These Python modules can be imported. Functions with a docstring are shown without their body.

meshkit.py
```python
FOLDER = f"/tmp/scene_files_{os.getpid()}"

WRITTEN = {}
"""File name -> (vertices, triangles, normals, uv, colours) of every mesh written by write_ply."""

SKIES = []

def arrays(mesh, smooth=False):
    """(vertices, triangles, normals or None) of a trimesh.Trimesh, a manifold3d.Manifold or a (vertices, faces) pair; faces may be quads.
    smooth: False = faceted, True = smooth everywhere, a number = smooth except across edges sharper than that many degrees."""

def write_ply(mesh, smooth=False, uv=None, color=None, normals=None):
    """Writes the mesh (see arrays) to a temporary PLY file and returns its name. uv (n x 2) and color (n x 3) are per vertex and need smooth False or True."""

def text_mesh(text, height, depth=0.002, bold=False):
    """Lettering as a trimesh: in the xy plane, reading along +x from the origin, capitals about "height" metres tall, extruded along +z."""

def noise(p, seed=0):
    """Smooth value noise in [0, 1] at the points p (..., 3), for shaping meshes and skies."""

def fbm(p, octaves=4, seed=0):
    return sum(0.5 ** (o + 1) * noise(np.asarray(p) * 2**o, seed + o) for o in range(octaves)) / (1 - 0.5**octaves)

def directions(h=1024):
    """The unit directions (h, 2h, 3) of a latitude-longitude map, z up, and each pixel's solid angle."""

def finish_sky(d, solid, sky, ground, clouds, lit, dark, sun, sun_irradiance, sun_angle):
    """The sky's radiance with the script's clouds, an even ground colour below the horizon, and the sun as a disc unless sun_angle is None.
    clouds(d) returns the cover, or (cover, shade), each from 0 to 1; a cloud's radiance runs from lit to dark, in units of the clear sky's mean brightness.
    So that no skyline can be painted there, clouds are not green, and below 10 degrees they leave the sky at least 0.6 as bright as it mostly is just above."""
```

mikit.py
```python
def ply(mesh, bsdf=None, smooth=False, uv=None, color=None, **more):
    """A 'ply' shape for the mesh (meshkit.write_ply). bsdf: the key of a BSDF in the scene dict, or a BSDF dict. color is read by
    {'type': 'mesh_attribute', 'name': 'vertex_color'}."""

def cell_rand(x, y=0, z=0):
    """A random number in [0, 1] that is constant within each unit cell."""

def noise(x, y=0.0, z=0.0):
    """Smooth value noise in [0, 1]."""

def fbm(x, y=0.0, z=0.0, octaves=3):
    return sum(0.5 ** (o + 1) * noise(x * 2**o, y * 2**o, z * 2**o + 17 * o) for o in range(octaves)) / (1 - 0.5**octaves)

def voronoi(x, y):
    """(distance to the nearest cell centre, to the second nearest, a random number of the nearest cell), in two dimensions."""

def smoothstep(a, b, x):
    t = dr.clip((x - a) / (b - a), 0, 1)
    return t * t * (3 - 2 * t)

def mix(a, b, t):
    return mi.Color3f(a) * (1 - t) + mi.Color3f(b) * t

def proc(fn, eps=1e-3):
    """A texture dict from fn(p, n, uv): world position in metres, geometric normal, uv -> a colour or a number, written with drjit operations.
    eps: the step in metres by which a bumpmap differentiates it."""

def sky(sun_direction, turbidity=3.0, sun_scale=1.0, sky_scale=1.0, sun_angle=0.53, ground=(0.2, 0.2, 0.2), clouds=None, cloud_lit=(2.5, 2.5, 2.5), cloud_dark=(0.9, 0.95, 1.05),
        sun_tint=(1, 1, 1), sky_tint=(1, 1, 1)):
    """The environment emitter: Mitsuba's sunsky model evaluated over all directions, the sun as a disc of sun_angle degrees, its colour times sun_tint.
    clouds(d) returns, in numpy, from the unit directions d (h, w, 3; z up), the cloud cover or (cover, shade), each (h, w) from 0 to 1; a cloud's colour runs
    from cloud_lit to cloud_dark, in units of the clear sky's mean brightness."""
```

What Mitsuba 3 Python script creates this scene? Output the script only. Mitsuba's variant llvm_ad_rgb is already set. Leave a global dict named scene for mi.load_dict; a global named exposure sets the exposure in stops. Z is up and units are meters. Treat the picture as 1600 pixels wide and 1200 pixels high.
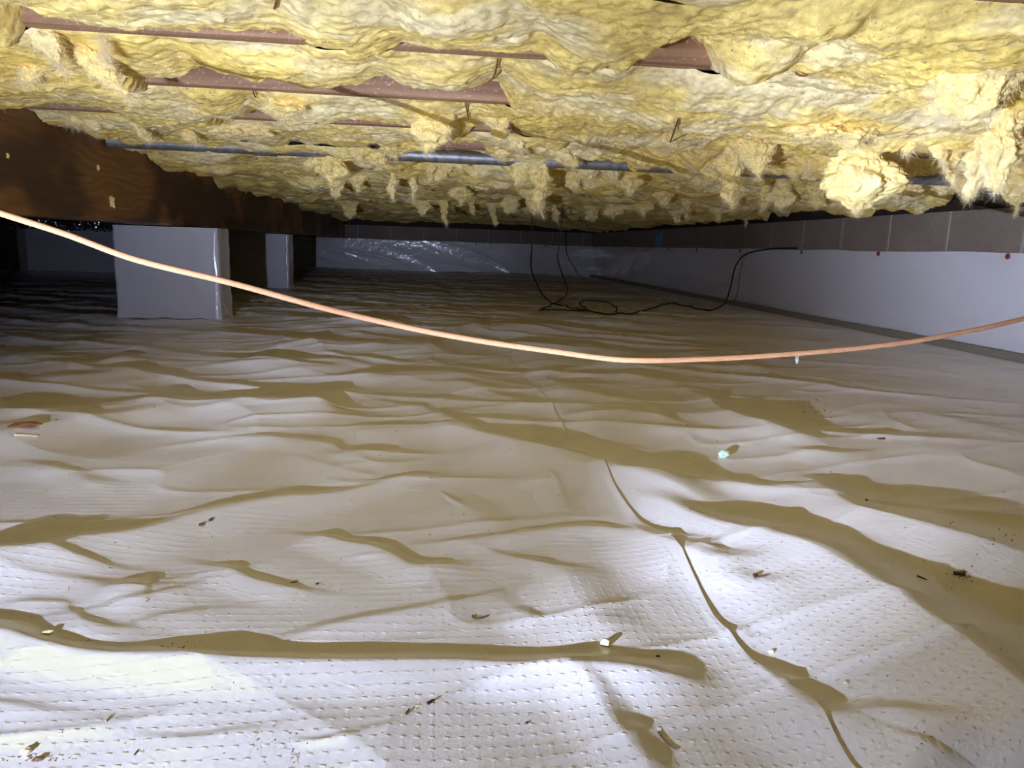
import math, random
import numpy as np, trimesh, mitsuba as mi, drjit as dr
import mikit, meshkit
from scipy.spatial import cKDTree
from scipy.ndimage import gaussian_filter1d

T = mi.ScalarTransform4f
# ---------------------------------------------------------------- camera, light, exposure
# X to the right, Y along the right-hand wall into the crawl space, Z up, floor liner at about Z = 0
CAM = np.array([0.0, 0.0, 0.345])
YAW, PITCH, ROLL, F = 0.1181, 0.1813, 0.0330, 1170.0
_f = np.array([math.sin(YAW)*math.cos(PITCH), math.cos(YAW)*math.cos(PITCH), -math.sin(PITCH)])
_r = np.array([math.cos(YAW), -math.sin(YAW), 0.0])
_u = np.cross(_r, _f)
_c, _s = math.cos(ROLL), math.sin(ROLL)
RIGHT, UP = _c*_r + _s*_u, -_s*_r + _c*_u

scene, labels = {'type': 'scene'}, {}
scene['camera'] = {'type': 'perspective', 'fov_axis': 'x', 'fov': 2*math.degrees(math.atan(800/F)), 'near_clip': 0.02, 'far_clip': 60.0,
                   'to_world': T().look_at(origin=CAM.tolist(), target=(CAM+_f).tolist(), up=UP.tolist())}
exposure = -2.12

LAMP = np.array([-0.40, 0.0, 0.15])          # the hand-held work lamp, left of the camera
def spot(key, yaw, pitch, power, beam, cut, off=(0, 0, 0)):
    y, p = math.radians(yaw), math.radians(pitch)
    o = LAMP + np.array(off)
    d = np.array([math.sin(y)*math.cos(p), math.cos(y)*math.cos(p), math.sin(p)])
    scene[key] = {'type': 'spot', 'intensity': {'type': 'rgb', 'value': [power*0.87, power*0.98, power*1.40]}, 'beam_width': beam, 'cutoff_angle': cut,
                  'to_world': T().look_at(origin=o.tolist(), target=(o+d).tolist(), up=[0, 0, 1])}
spot('lamp_spill', 12, -30, 9.6, 40, 66, (0, 0, 0))
spot('lamp_up', 0, 14, 19.0, 7, 20, (0.0, 0, 0.012))
spot('lamp_up_right', 32, 21, 9.0, 8, 21, (0.0, 0, 0.010))
spot('lamp_beam', -8, 9, 14.0, 4, 25, (0.012, 0, 0.006))
spot('lamp_beam_core', 1, 1, 46.0, 2, 10, (0.008, 0, 0.002))
spot('lamp_beam_centre', 16, 9, 31.0, 4, 19, (0.0, 0, 0.010))
spot('lamp_beam_right', 45, 6, 84.0, 5, 18, (-0.012, 0, -0.004))

# ---------------------------------------------------------------- helpers
def ray(px, py):
    d = _f + RIGHT*((px-800)/F) - UP*((py-600)/F)
    return d
def at_z(px, py, z=0.0):
    d = ray(px, py); t = (z-CAM[2])/d[2]
    return CAM + d*t
def at_y(px, py, y):
    d = ray(px, py); return CAM + d*(y-CAM[1])/d[1]
def at_x(px, py, x):
    d = ray(px, py); return CAM + d*(x-CAM[0])/d[0]

_used = {}
def key_for(base):
    n = _used.get(base, -1) + 1
    _used[base] = n
    return base if n == 0 else f'{base}_{n:03d}'
def put(base, mesh, bsdf, parent=None, label=None, cat=None, group=None, kind=None, smooth=False, **more):
    k = key_for(f'{parent}__{base}' if parent else base)
    scene[k] = mikit.ply(mesh, bsdf, smooth=smooth, **more)
    say(k, label, cat, group, kind)
    return k
def say(k, label=None, cat=None, group=None, kind=None):
    d = {a: b for a, b in (('label', label), ('category', cat), ('group', group), ('kind', kind)) if b}
    if d: labels[k] = {**labels.get(k, {}), **d}
def thing(base, label, cat, group=None):
    k = key_for(base); say(k, label, cat, group); return k

def bx(x0, x1, y0, y1, z0, z1, bevel=0.0):
    """A box with chamfered edges."""
    c = np.array([(x0+x1)/2, (y0+y1)/2, (z0+z1)/2]); h = np.array([x1-x0, y1-y0, z1-z0])/2
    if bevel <= 0:
        m = trimesh.creation.box(extents=2*h)
    else:
        p = []
        for a in (-1, 1):
            for b in (-1, 1):
                for d in (-1, 1):
                    s = np.array([a, b, d])
                    for k in range(3):
                        q = s*(h-bevel); q[k] = s[k]*h[k]; p.append(q)
        m = trimesh.convex.convex_hull(np.array(p))
    m.apply_translation(c); return m
def grid_faces(nr, nc, flip=False):
    i = np.arange(nr*nc).reshape(nr, nc)
    a, b, c, d = i[:-1, :-1].ravel(), i[:-1, 1:].ravel(), i[1:, 1:].ravel(), i[1:, :-1].ravel()
    f = np.vstack([np.stack([a, b, c], 1), np.stack([a, c, d], 1)])
    return f[:, ::-1] if flip else f
def surf(P, flip=False):
    nr, nc = P.shape[:2]
    return trimesh.Trimesh(P.reshape(-1, 3), grid_faces(nr, nc, flip), process=False)
def spline(pts, n, smooth=True):
    from scipy.interpolate import CubicSpline, PchipInterpolator
    pts = np.asarray(pts, float)
    t = np.r_[0, np.cumsum(np.linalg.norm(np.diff(pts, axis=0), axis=1)**0.5)]
    return (CubicSpline if smooth else PchipInterpolator)(t, pts)(np.linspace(0, t[-1], n))
def tube(path, r, sides=10, caps=True):
    path = np.asarray(path, float); n = len(path)
    tan = np.gradient(path, axis=0); tan /= np.linalg.norm(tan, axis=1, keepdims=True)
    nrm = np.cross(tan[0], [0.12, 0.3, 0.95]); nrm /= np.linalg.norm(nrm)
    rr = np.broadcast_to(r, (n,)); V = []
    for i in range(n):
        nrm = nrm - tan[i]*np.dot(nrm, tan[i]); nrm /= np.linalg.norm(nrm)
        b = np.cross(tan[i], nrm)
        a = np.arange(sides)/sides*2*np.pi
        V.append(path[i] + rr[i]*(np.cos(a)[:, None]*nrm + np.sin(a)[:, None]*b))
    V = np.array(V).reshape(-1, 3); F_ = []
    for i in range(n-1):
        for j in range(sides):
            p, q = i*sides+j, i*sides+(j+1) % sides
            F_ += [[p, q, q+sides], [p, q+sides, p+sides]]
    if caps:
        V = np.vstack([V, path[0], path[-1]]); k = len(V)
        for j in range(sides):
            F_ += [[k-2, (j+1) % sides, j], [k-1, (n-1)*sides+j, (n-1)*sides+(j+1) % sides]]
    return trimesh.Trimesh(V, np.array(F_), process=False)
def sm(a, b, x):
    t = np.clip((np.asarray(x, float)-a)/(b-a), 0, 1); return t*t*(3-2*t)
def cat(*m): return trimesh.util.concatenate(list(m))
def fb(x, y, z=0.0, seed=0, oct=3):
    p = np.stack(np.broadcast_arrays(np.asarray(x, float), np.asarray(y, float), np.asarray(z, float)), -1) + 100.0
    return meshkit.fbm(p, oct, seed)
def billow(x, y, z, seed, soft=0.12):
    p = np.stack(np.broadcast_arrays(x, y, z), -1) + 50.0
    return np.sqrt((2*meshkit.noise(p, seed)-1)**2+soft*soft)-soft

# ---------------------------------------------------------------- materials
P = mikit.proc
noise, pfbm, voronoi, smoothstep, mix = mikit.noise, mikit.fbm, mikit.voronoi, mikit.smoothstep, mikit.mix
def pr(base, rough=0.5, spec=0.5, **more):
    b = base if isinstance(base, dict) else {'type': 'rgb', 'value': list(base)}
    r = rough if isinstance(rough, dict) else float(rough)
    return {'type': 'twosided', 'bsdf': {'type': 'principled', 'base_color': b, 'roughness': r, 'specular': float(spec), **more}}
def bumped(b, fn, scale, eps=1e-3):
    inner = b['bsdf'] if b['type'] == 'twosided' else b
    return {'type': 'twosided', 'bsdf': {'type': 'bumpmap', 'arbitrary': {**P(fn, eps)}, 'scale': float(scale), 'bsdf': inner}}

def liner_colour(p, n, uv):
    a = pfbm(p.x*3, p.y*3, p.z*3)
    d = smoothstep(0.62, 0.8, pfbm(p.x*9+4, p.y*9, p.z*9, 4))
    c = mix((0.78, 0.78, 0.79), (0.83, 0.83, 0.835), a)
    return mix(c, (0.66, 0.63, 0.58), d*0.35)
def weave(angle):
    ca, sa = math.cos(angle), math.sin(angle)
    def fn(p, n, uv):
        wob = noise(p.x*7, p.y*7)*0.004
        u, v = (p.x*ca + p.y*sa + wob)/0.0102, (-p.x*sa + p.y*ca + wob)/0.0125
        fu, fv = dr.abs(u-dr.round(u)), dr.abs(v-dr.round(v))
        line = 1-smoothstep(0.03, 0.09, fu)
        dash = (1-smoothstep(0.05, 0.11, fv))*(1-smoothstep(0.12, 0.22, fu))
        soft = noise(u*0.9, v*0.9)*0.5
        rip = (1-smoothstep(0.05, 0.45, fv))*noise(u*0.12, v*0.35)
        return line*0.10 + dash*0.9 + soft*0.2 + rip*0.3
    return fn
scene['liner_left'] = bumped(pr(P(liner_colour), 0.33, 0.5), weave(0.0), 0.00042, 0.0004)
scene['liner_right'] = bumped(pr(P(liner_colour), 0.33, 0.5), weave(0.45), 0.00042, 0.0004)
def crinkle(p, n, uv):
    return pfbm(p.x*14, p.y*14, p.z*20, 3) + 0.5*dr.abs(noise(p.x*30+3*noise(p.z*9), p.y*30, p.z*24)-0.5)
scene['wall_plastic'] = bumped(pr((0.74, 0.74, 0.76), 0.17, 0.5), crinkle, 0.0025, 0.002)
scene['foot_shade'] = pr((0.27, 0.25, 0.20), 0.5, 0.3)  # olive colour that paints the shade at the right wall's foot
scene['pier_plastic'] = bumped(pr((0.56, 0.56, 0.58), 0.22, 0.5), crinkle, 0.0016, 0.002)

def fluff_colour(p, n, uv, pale=0.0):
    w = pfbm(p.x*2.3+1.5*noise(p.y*3), p.y*5, p.z*5, 3)
    a = pfbm(p.x*7+2*w, p.y*14, p.z*16+3, 4)
    s = pfbm(p.x*26, p.y*60+4*a, p.z*70, 3)
    c = mix((0.95, 0.735, 0.225), (0.95, 0.81, 0.42), smoothstep(0.42, 0.66, a))
    c = mix(c, (0.95, 0.69, 0.15), smoothstep(0.48, 0.68, w)*(0.6-0.45*pale))
    c = mix(c, (0.90, 0.76, 0.33), pale*0.5)
    c = mix(c, (0.64, 0.48, 0.20), smoothstep(0.52, 0.72, s)*0.55)
    d = smoothstep(0.80, 0.86, noise(p.x*260, p.y*200, p.z*200))*smoothstep(0.45, 0.65, pfbm(p.x*6, p.y*6+9, p.z*6))
    m = pfbm(p.x*120, p.y*120, p.z*120, 3)
    m2 = noise(p.x*420, p.y*420, p.z*420)
    c = c*(0.58+0.66*m+0.14*m2)
    return mix(c, (0.20, 0.15, 0.08), d*0.55)
def pale_colour(p, n, uv): return fluff_colour(p, n, uv, 1.0)
def fluff_relief(p, n, uv):
    q = noise(p.x*20, p.y*20, p.z*20)
    return pfbm(p.x*45+2*q, p.y*110+3*q, p.z*110, 3)
scene['fluff'] = {'type': 'twosided', 'bsdf': {'type': 'bumpmap', 'arbitrary': P(fluff_relief, 0.0015), 'scale': 0.003,
                  'bsdf': {'type': 'diffuse', 'reflectance': P(fluff_colour)}}}
scene['fluff_pale'] = {'type': 'twosided', 'bsdf': {'type': 'bumpmap', 'arbitrary': P(fluff_relief, 0.0015), 'scale': 0.003, 'bsdf': {'type': 'diffuse', 'reflectance': P(pale_colour)}}}
scene['fibre'] = {'type': 'twosided', 'bsdf': {'type': 'diffuse', 'reflectance': {'type': 'rgb', 'value': [0.85, 0.74, 0.42]}}}

def wood(dark, light, sx, sy, sz):
    def fn(p, n, uv):
        w = noise(p.x*2+9, p.y*2, p.z*2)
        g = pfbm(p.x*sx+w*2, p.y*sy+w*2, p.z*sz+w*3, 4)
        k = pfbm(p.x*4, p.y*4, p.z*4+5, 2)
        sp = smoothstep(0.76, 0.84, noise(p.x*230, p.y*230, p.z*230))
        return mix(mix(dark, light, smoothstep(0.25, 0.75, g*0.75+k*0.25)), (0.75, 0.6, 0.5), sp*0.35)
    return fn
scene['joist_wood'] = pr(P(wood((0.22, 0.115, 0.06), (0.42, 0.255, 0.14), 3, 70, 60)), 0.6, 0.3)
def beam_colour(p, n, uv):
    w = pfbm(p.y*3.5, p.z*16, 0.3, 2)
    r = dr.sin((p.z*62 + w*9 + 1.6*noise(p.y*8, p.z*20))*3.0)*0.5+0.5
    g = pfbm(p.y*9, p.z*160, p.x*20, 3)
    st = smoothstep(0.50, 0.72, pfbm(p.y*2.6+3, p.z*4, 2.0, 3)+0.10*smoothstep(1.9, 2.6, p.y))  # darker patches, more of them farther along the girder
    c = mix((0.15, 0.066, 0.020), (0.33, 0.155, 0.048), g*0.6+r*0.35)
    return mix(c, (0.045, 0.022, 0.014), st*0.85)
scene['beam_wood'] = pr(P(beam_colour), 0.5, 0.4)
scene['sill_wood'] = pr((0.05, 0.035, 0.025), 0.8, 0.2)
scene['subfloor_wood'] = pr((0.22, 0.15, 0.09), 0.8, 0.2)
def block_colour(p, n, uv):
    a = pfbm(p.x*5, p.y*5, p.z*5, 3); b = noise(p.x*160, p.y*160, p.z*160)
    c = mix((0.19, 0.15, 0.12), (0.26, 0.215, 0.175), a)
    return c*(1.0+0.25*b)
def block_relief(p, n, uv): return pfbm(p.x*90, p.y*90, p.z*90, 3)
scene['block'] = bumped(pr(P(block_colour), 0.9, 0.2), block_relief, 0.004, 0.002)
scene['mortar'] = pr((0.46, 0.41, 0.35), 0.95, 0.1)
def galv(p, n, uv):
    f, s, c = voronoi(p.x*60, p.y*60+p.z*90)
    return mix((0.25, 0.25, 0.24), (0.40, 0.40, 0.39), c)
scene['galvanised'] = {'type': 'twosided', 'bsdf': {'type': 'principled', 'base_color': P(galv), 'roughness': 0.5, 'metallic': 0.8}}
scene['cord_jacket'] = pr((0.27, 0.14, 0.068), 0.6, 0.05)
scene['black_rubber'] = pr((0.012, 0.012, 0.014), 0.4, 0.5)
scene['wire_steel'] = pr((0.16, 0.07, 0.035), 0.5, 0.5)
scene['red_plastic'] = pr((0.22, 0.05, 0.03), 0.5, 0.5)
scene['vent_daylight'] = pr((0.16, 0.38, 0.56), 0.7, 0.3)  # bluish daylight of the vent, put into the colour
scene['dark_hole'] = pr((0.01, 0.01, 0.012), 0.9, 0.1)
scene['foil'] = pr((0.80, 0.80, 0.82), 0.16, 0.8, metallic=1.0)
for k, c in dict(cream_foam=(0.86, 0.80, 0.52), mint_foam=(0.62, 0.88, 0.76), leaf_brown=(0.24, 0.12, 0.05), straw=(0.80, 0.72, 0.55), twig_dark=(0.05, 0.03, 0.02),
                 dirt_brown=(0.16, 0.10, 0.05), lint_grey=(0.13, 0.115, 0.09), bark_brown=(0.15, 0.09, 0.05)).items():
    scene[k] = pr(c, 0.8, 0.2)

# ---------------------------------------------------------------- main dimensions
XR, YB, XL, YJ, XJ = 2.15, 9.6, -4.6, 6.8, -1.75       # right wall, back wall, left wall, the jog of the back wall
ZL, ZB, JZ = 0.385, 0.548, 0.645                       # liner top, block top, joist underside
J0, JS = 1.245, 0.406                                  # front face of the first joist in view, spacing
BX0, BX1, BZ = -1.14, -1.0, 0.383                      # the girder

# ---------------------------------------------------------------- the floor's folds
# each fold: crest (edge nearer the lamp) and foot (where the fold's far side ends), as points on the floor seen along the photograph, and its strength
FOLDS = [
 ([(-60,985),(0,995),(50,1010),(100,1022),(167,1028),(367,1037),(533,1039),(667,1037),(800,1042),(900,1042),(1066,1052),(1166,1073)],
  [(-60,955),(0,970),(50,983),(100,1007),(167,1012),(367,1015),(533,1019),(667,1014),(800,1022),(900,1015),(1066,1022),(1180,1040)],1.0),
 ([(-40,872),(0,868),(67,860),(133,843),(187,837),(250,823),(300,807),(333,800),(383,792),(450,780),(517,773),(600,757),(666,745),(726,743)],
  [(-40,852),(0,845),(67,835),(133,827),(187,820),(250,810),(300,797),(333,784),(383,776),(450,767),(517,762),(600,749),(666,740),(726,740)],1.0),
 ([(-30,660),(0,655),(100,645),(213,635),(290,627)],[(-30,645),(0,640),(100,632),(213,626),(290,618)],1.0),
 ([(-30,695),(0,690),(50,680),(150,660),(217,650),(267,637)],[(-30,678),(0,673),(60,664),(150,652),(217,640),(277,623)],1.0),
 ([(20,728),(67,735),(120,752),(160,765)],[(20,720),(80,724),(133,735),(190,745)],.6),
 ([(363,692),(417,689),(467,692),(533,700)],[(363,688),(420,684),(480,686),(533,693)],1.),
 ([(350,620),(417,628),(483,628),(533,625)],[(370,612),(430,611),(490,607),(533,603)],.8),
 ([(167,557),(207,563),(230,550)],[(180,547),(217,541),(235,537)],1.),
 ([(533,612),(617,633),(667,642),(716,667),(766,690),(816,698),(900,710),(950,722),(1016,740),(1066,757),(1110,773),(1160,790)],
  [(533,607),(617,624),(667,635),(733,660),(790,673),(846,682),(925,693),(985,703),(1040,714),(1085,725),(1130,745),(1165,785)],1.),
 ([(533,680),(600,672),(650,672),(733,675)],[(533,668),(610,660),(670,663),(750,668)],.7),
 ([(533,717),(583,708),(620,707)],[(533,704),(580,700),(630,700)],.8),
 ([(700,777),(733,800),(766,830)],[(745,755),(780,775),(805,805)],.35),
 ([(846,743),(866,770),(888,806)],[(885,752),(910,775),(925,805)],.35),
 ([(440,833),(500,842),(533,848),(583,857),(626,877),(650,887),(683,887),(750,877)],[(440,827),(500,832),(540,836),(600,843),(635,862),(660,873),(700,875),(750,871)],.9),
 ([(640,852),(766,843),(806,838),(866,830),(933,823),(1000,833)],[(643,845),(766,835),(815,828),(875,819),(933,815),(1000,818)],.9),
 ([(763,863),(816,877),(876,888)],[(766,857),(830,868),(896,881)],.6),
 ([(430,1008),(533,977),(633,958),(733,940),(800,923)],[(430,998),(533,962),(633,943),(733,929),(795,913)],.75),
 ([(793,950),(823,967),(856,972)],[(816,943),(850,953),(870,966)],.45),
 ([(870,880),(900,930),(930,970),(960,1000)],[(960,865),(1000,915),(1040,965),(1080,1005)],.3),
 ([(880,1053),(920,1077),(943,1113),(976,1157),(1010,1200),(1030,1240)],[(926,1063),(970,1090),(1020,1125),(1056,1165),(1080,1205),(1100,1240)],.6),
 ([(500,1172),(533,1165),(616,1142),(683,1110),(733,1090)],[(500,1162),(533,1152),(616,1124),(683,1093),(746,1073)],.45),
 ([(60,877),(117,885),(187,893)],[(60,871),(127,875),(193,888)],.8),
 ([(153,922),(200,921),(247,920)],[(160,914),(210,905),(250,912)],.8),
 ([(160,957),(213,945),(260,932),(300,920)],[(167,950),(217,936),(260,925),(300,914)],.8),
 ([(297,882),(350,892),(383,905),(433,918),(500,928)],[(300,876),(367,881),(400,893),(445,908),(507,922)],.8),
 ([(0,963),(50,950),(90,950),(113,967),(140,983),(187,990)],[(0,953),(50,943),(97,942),(122,955),(155,970),(200,978)],.7),
 ([(200,990),(267,968),(340,958)],[(200,980),(267,958),(340,949)],.4),
 ([(240,1158),(300,1162),(366,1152),(426,1146)],[(250,1148),(310,1145),(370,1138),(426,1132)],.4),
 ([(-20,1105),(30,1112),(75,1118)],[(-20,1088),(30,1094),(75,1100)],.35),
 ([(966,763),(1016,780),(1066,797),(1116,813),(1193,830),(1266,853),(1333,890),(1366,910),(1400,925),(1466,973),(1533,1017),(1600,1067),(1680,1120)],
  [(970,757),(1030,768),(1100,782),(1160,788),(1220,800),(1300,815),(1366,835),(1400,848),(1440,862),(1505,885),(1555,910),(1620,950),(1700,1000)],1.),
 ([(1226,734),(1266,748),(1296,768),(1333,790),(1400,803),(1466,820),(1533,838),(1600,862),(1680,890)],
  [(1230,731),(1300,737),(1345,748),(1380,764),(1440,775),(1500,785),(1555,803),(1620,827),(1690,850)],1.),
 ([(1066,611),(1100,622),(1133,645),(1166,655),(1200,665),(1240,675),(1280,681)],[(1066,600),(1116,609),(1160,624),(1200,640),(1240,655),(1280,668),(1310,678)],1.),
 ([(1226,705),(1300,710),(1366,704)],[(1226,699),(1300,701),(1366,700)],.9),
 ([(1180,702),(1230,694),(1280,682)],[(1180,698),(1228,690),(1275,680)],.9),
 ([(1110,752),(1166,760),(1206,765),(1293,760)],[(1110,745),(1166,752),(1206,760),(1296,755)],.9),
 ([(985,800),(1000,827),(1046,847),(1090,865),(1133,880),(1210,880)],[(983,792),(1020,805),(1060,820),(1110,840),(1150,861),(1213,873)],.9),
 ([(1110,890),(1150,917),(1200,923),(1246,910)],[(1150,878),(1190,893),(1230,897),(1270,893)],.45),
 ([(1150,1007),(1200,1050),(1243,1083),(1306,1110),(1366,1120),(1433,1137),(1483,1150)],[(1183,1013),(1245,1035),(1288,1053),(1325,1072),(1376,1092),(1433,1117),(1490,1140)],1.),
 ([(1126,973),(1166,997),(1216,1000)],[(1166,970),(1195,980),(1250,990)],.3),
 ([(1395,1260),(1420,1190),(1450,1155)],[(1560,1250),(1600,1180),(1640,1130)],.9),
 ([(700,593),(750,607),(793,619),(823,619)],[(715,588),(766,599),(800,613),(826,614)],1.),
 ([(823,604),(900,611),(950,621),(1000,634)],[(833,598),(900,599),(960,609),(1020,625)],1.),
 ([(853,626),(916,644),(1000,647),(1066,650)],[(853,619),(930,627),(1000,632),(1066,636)],.9),
 ([(940,700),(1010,705),(1066,690),(1090,682)],[(940,692),(1010,694),(1066,684),(1090,677)],.5),
 # further back, the folds are seen nearly edge-on
 ([(0,565),(60,555),(130,540),(200,528)],[(0,556),(60,546),(130,533),(200,522)],1.),
 ([(60,600),(150,590),(230,585)],[(60,590),(150,581),(230,577)],.9),
 ([(360,575),(430,566),(520,562),(600,570)],[(360,568),(430,558),(520,554),(600,562)],1.),
 ([(400,545),(500,538),(600,540),(690,548)],[(400,539),(500,532),(600,533),(690,541)],1.),
 ([(540,592),(640,584),(730,580)],[(540,584),(640,576),(730,573)],.9),
 ([(760,535),(850,540),(930,535)],[(760,530),(850,534),(930,530)],1.),
 ([(700,510),(800,514),(900,508)],[(700,505),(800,508),(900,503)],1.),
 ([(930,580),(1030,590),(1120,588)],[(930,573),(1030,581),(1120,581)],.8),
 ([(1040,556),(1120,548),(1200,552)],[(1040,550),(1120,542),(1200,546)],.7),
 ([(440,510),(540,505),(640,508)],[(440,505),(540,500),(640,503)],1.),
 ([(120,500),(200,495),(280,520)],[(120,495),(200,490),(280,513)],1.),
]
CREASES = [([(690,771),(702,783),(728,800)], 0.0022), ([(1180,885),(1110,872),(1066,860)], 0.001), ([(533,885),(570,876),(605,875)], 0.0016), ([(450,1168),(500,1172),(560,1160)], 0.0016),
           ([(1010,852),(1050,848),(1100,853)], 0.0015), ([(840,735),(870,760),(885,790)], 0.001)]
SEAM_PX = [(690,440),(703,453),(725,475),(740,490),(763,520),(783,543),(803,567),(823,597),(838,608),(860,633),(890,688),(905,706),(933,718),(943,740),(960,767),(980,793),(1000,817),
           (1046,848),(1066,879),(1086,913),(1116,967),(1143,997),(1176,1037),(1209,1067),(1243,1093),(1269,1107),(1284,1128),(1306,1167),(1326,1200)]
_seam = np.array([at_z(*q)[:2] for q in SEAM_PX])
_seam = _seam[np.argsort(_seam[:, 1])]
_sy = np.r_[-1.2, _seam[:, 1], YB+0.2]
_slope = (_seam[3, 0]-_seam[0, 0])/(_seam[3, 1]-_seam[0, 1])
_sx = np.r_[_seam[0, 0]+0.3*(-1.2-_seam[0, 1])*_slope, _seam[:, 0], _seam[-1, 0]-0.1]
def seam_x(y): return np.interp(y, _sy, _sx)

LZ = LAMP[2]
_cr, _nn, _hc, _wf, _wb, _tp = [], [], [], [], [], []
_fold_id = []
for fi, (near, far, strength) in enumerate(FOLDS):
    n = 60; za = np.zeros(len(near)); b = np.array([at_z(*q)[:2] for q in far])
    B = spline(b, n, False)
    for it in range(4):                                      # the crest stands higher than its foot
        A = spline(np.array([at_z(q[0], q[1], z_)[:2] for q, z_ in zip(near, za)]), n, False)
        d = np.gradient(A, axis=0); d /= np.linalg.norm(d, axis=1, keepdims=True)
        nr = np.stack([-d[:, 1], d[:, 0]], 1)
        nr *= np.sign((nr*(B-A)).sum(1).mean())
        w = gaussian_filter1d(np.maximum((nr*(B-A)).sum(1), 0.006), 3)
        dist = np.linalg.norm(A-LAMP[:2], axis=1)
        hc = strength*np.clip(1.25*w*LZ/dist, 0.0015, 0.042)
        hc = gaussian_filter1d(hc, 3)
        za = np.interp(np.linspace(0, 1, len(near)), np.linspace(0, 1, n), hc)
    taper = np.clip(np.minimum(np.arange(n), n-1-np.arange(n))/9.0, 0, 1)
    if near[0][0] < 0: taper[:n//2] = 1
    if near[-1][0] > 1600: taper[n//2:] = 1
    hc = hc*taper*taper*(3-2*taper)
    _cr.append(A); _nn.append(nr); _hc.append(hc); _wb.append(np.clip(w*0.85, 0.008, 0.5)); _wf.append(np.clip(w*1.3, 0.04, 0.30))
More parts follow.
